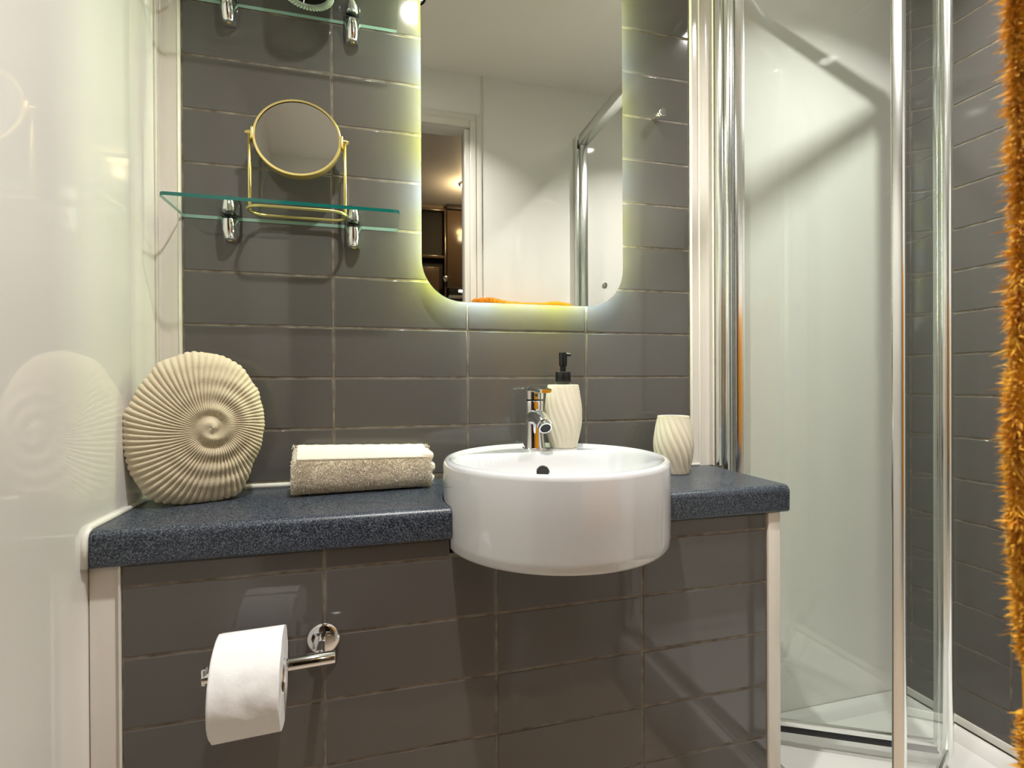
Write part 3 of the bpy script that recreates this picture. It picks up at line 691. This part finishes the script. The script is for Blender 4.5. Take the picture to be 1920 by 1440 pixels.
# ------------------------------------------------------------------ mustard towel on a rail by the doorway wall
TRZ = 1.300; TRY = -.905
tr = tag(empty('towel_rail', (.66, YF, TRZ)), 'chrome towel rail on the doorway wall under the mustard towel', 'towel rail')
obj('rail', tube(bmesh.new(), [(-.235, TRY-YF, 0), (.20, TRY-YF, 0)], .008, 16), 'chrome', tr, True)
for s_ in (-.215, .185):
    obj('post', tube(bmesh.new(), [(s_, .002, 0), (s_, TRY-YF, 0)], .007, 14), 'chrome', tr, True)
    o = obj('rose', lathe(bmesh.new(), [(.022, .0005), (.022, .006), (.018, .008)], n=28), 'chrome', tr, 40); o.location = (s_, 0, 0); o.rotation_euler = (-PI/2, 0, 0)
bt = tag(empty('bath_towel', (.64, TRY, TRZ)), 'mustard yellow furry towel hanging at the right edge of the picture', 'towel')
TX0, TX1 = .4420, .835
def tpoint(u, v, off=0.):
    """u across, v along: back hem -> over the rail -> front hem; off = height above the surface"""
    LB, LF, r_ = .55, .66, .0155
    arc = PI*r_; s_ = v*(LB+LF+arc)
    th = .008+off
    wav = .006*math.sin(u*7.5+1.0)+.004*math.sin(u*17)
    if s_ < LB: y, z, ny, nz = -r_-off, -(LB-s_), -1, 0
    elif s_ < LB+arc:
        a = PI-(s_-LB)/r_; y, z = (r_+off)*math.cos(a), (r_+off)*math.sin(a)
    else: y, z = r_+off, -(s_-LB-arc)
    fall = min(max(-z/.15, 0), 1)
    hump = .012*(math.exp(-((u-.16)/.14)**2)+.7*math.exp(-((u-.85)/.12)**2)) if z > -.03 else 0
    yy = y+wav*fall*(1 if y > 0 else .4)
    zz = z+hump*max(0, 1+z/.03) if z < 0 else z+hump
    # the left edge wanders a little, nipped in at the woven band
    ed = .004*math.sin(z*9+.5)+.003*math.sin(z*23)+(-.0030 if -.484 < z < -.456 else 0)*(1 if y > 0 else 0)
    ed += -.010*math.exp(-((z+.03)/.07)**2)
    x = TX0+(TX1-TX0)*u+ed*(1-u)
    return x-.64, yy, zz
nu, nv = 60, 150; V = []; F = []
for i in range(nu+1):
    for j in range(nv+1): V.append(tpoint(i/nu, j/nv))
for i in range(nu):
    for j in range(nv): k = i*(nv+1)+j; F.append((k, k+1, k+nv+2, k+nv+1))
o = from_np('cloth', np.array(V), np.array(F), 'furbase', bt, True); md = o.modifiers.new('s', 'SOLIDIFY'); md.thickness = .006; md.offset = 0
rng = np.random.default_rng(11); NP = 100000
uu = np.where(rng.random(NP) < .62, rng.beta(1, 3.2, NP)*.40, rng.random(NP)); edge_ = rng.random(NP) < .22; uu = np.where(edge_, rng.random(NP)*.012, uu)
vv = np.where(rng.random(NP) < .82, rng.uniform(.44, 1.0, NP), rng.uniform(0, .46, NP))
B_ = np.zeros((NP, 3)); T_ = np.zeros((NP, 3)); keep = np.ones(NP, bool)
for k in range(NP):
    a = tpoint(uu[k], vv[k], .002); b_ = tpoint(uu[k], vv[k], .009)
    if -.484 < a[2] < -.456 and a[1] > 0: keep[k] = False
    B_[k] = a; T_[k] = b_
    c = Vector((a[0]*75, a[1]*75+(3 if edge_[k] else 0), a[2]*75)); cl = noise.noise_vector(c)
    if edge_[k]: T_[k] = (a[0]-rng.uniform(.002, .006), a[1]+rng.normal(0, .004), a[2])
    T_[k] += np.array([cl.x*.0038, cl.y*.0028, cl.z*.0045-.003])
B_, T_ = B_[keep], T_[keep]; NP = len(B_)
T_ = B_+(T_-B_)*rng.uniform(.55, 1.1, NP)[:, None]+rng.normal(0, .0015, (NP, 3))
sd = rng.normal(0, 1, (NP, 3)); sd /= np.linalg.norm(sd, axis=1)[:, None]; w = .0006
Mid = (B_+T_)/2+rng.normal(0, .0008, (NP, 3))
V = np.concatenate([B_-sd*w, B_+sd*w, Mid-sd*w*.9, Mid+sd*w*.9, T_]); i = np.arange(NP)
F = [tuple(q) for q in np.stack([i, i+NP, i+3*NP, i+2*NP], 1).tolist()]+[tuple(q) for q in np.stack([i+2*NP, i+3*NP, i+4*NP], 1).tolist()]
me = bpy.data.meshes.new('fur_pile'); me.from_pydata(V.tolist(), [], F); fp = obj('fur_pile', me, 'fur', bt); fp['kind'] = 'stuff'

# ------------------------------------------------------------------ hall furniture seen in the mirror
FY = -2.5
cb = tag(empty('display_cabinet', (.30, FY, 0)), 'dark open cabinet with a shelf in the hall, reflected in the mirror', 'cabinet')
def hall(nm, m_, x0, x1, y0, y1, z0, z1, root, bev=.002): o = bx(nm, m_, None, x0, x1, y0, y1, z0, z1, bev); child_at_world(o, root); return o
hall('back_panel', 'dark', .02, .535, -2.555, -2.54, 0, 2.2, cb); hall('side_panel', 'cab', .535, .548, -2.555, FY, 0, 2.2, cb); hall('side_panel', 'cab', .006, .019, -2.555, FY, 0, 2.2, cb)
hall('top_panel', 'cab', .02, .534, -2.54, FY, 2.185, 2.2, cb); hall('shelf', 'cab', .02, .534, -2.54, FY, 1.859, 1.877, cb); hall('shelf', 'cab', .02, .534, -2.54, FY, 1.45, 1.47, cb)
hall('drawer_front', 'cab', .025, .50, -2.53, -2.515, 1.475, 1.80, cb)
k_ = obj('handle', lathe(bmesh.new(), [(.006, 0), (.006, .015), (.019, .018), (.021, .026), (.016, .030), (.002, .031)], n=28), 'chrome', None, 40); k_.location = (.541, FY+.0006, 1.715); k_.rotation_euler = (-PI/2, 0, 0); child_at_world(k_, cb)
cp = tag(empty('wall_cupboard', (.70, FY, 1.65)), 'glossy brown tall cupboard in the hall, reflected in the mirror', 'cupboard')
hall('carcass', 'cab2', .552, .90, -2.555, -2.52, 1.655, 2.2, cp); hall('door', 'cab', .554, .898, -2.519, FY, 1.657, 2.195, cp, .003); hall('cornice', 'cab2', .552, .90, -2.555, -2.49, 2.2, 2.23, cp)
ch = tag(empty('cooker_hood', (.70, FY, 1.57)), 'dark cooker hood with a lit strip under the brown cupboard', 'cooker hood')
hall('hood_body', 'rubber', .556, .90, -2.555, -2.42, 1.590, 1.650, ch, .004); hall('front_rail', 'alu', .552, .90, -2.4195, -2.41, 1.572, 1.594, ch, .002); hall('light_strip', 'hoodlamp', .62, .80, -2.4195, -2.416, 1.618, 1.632, ch, .001)
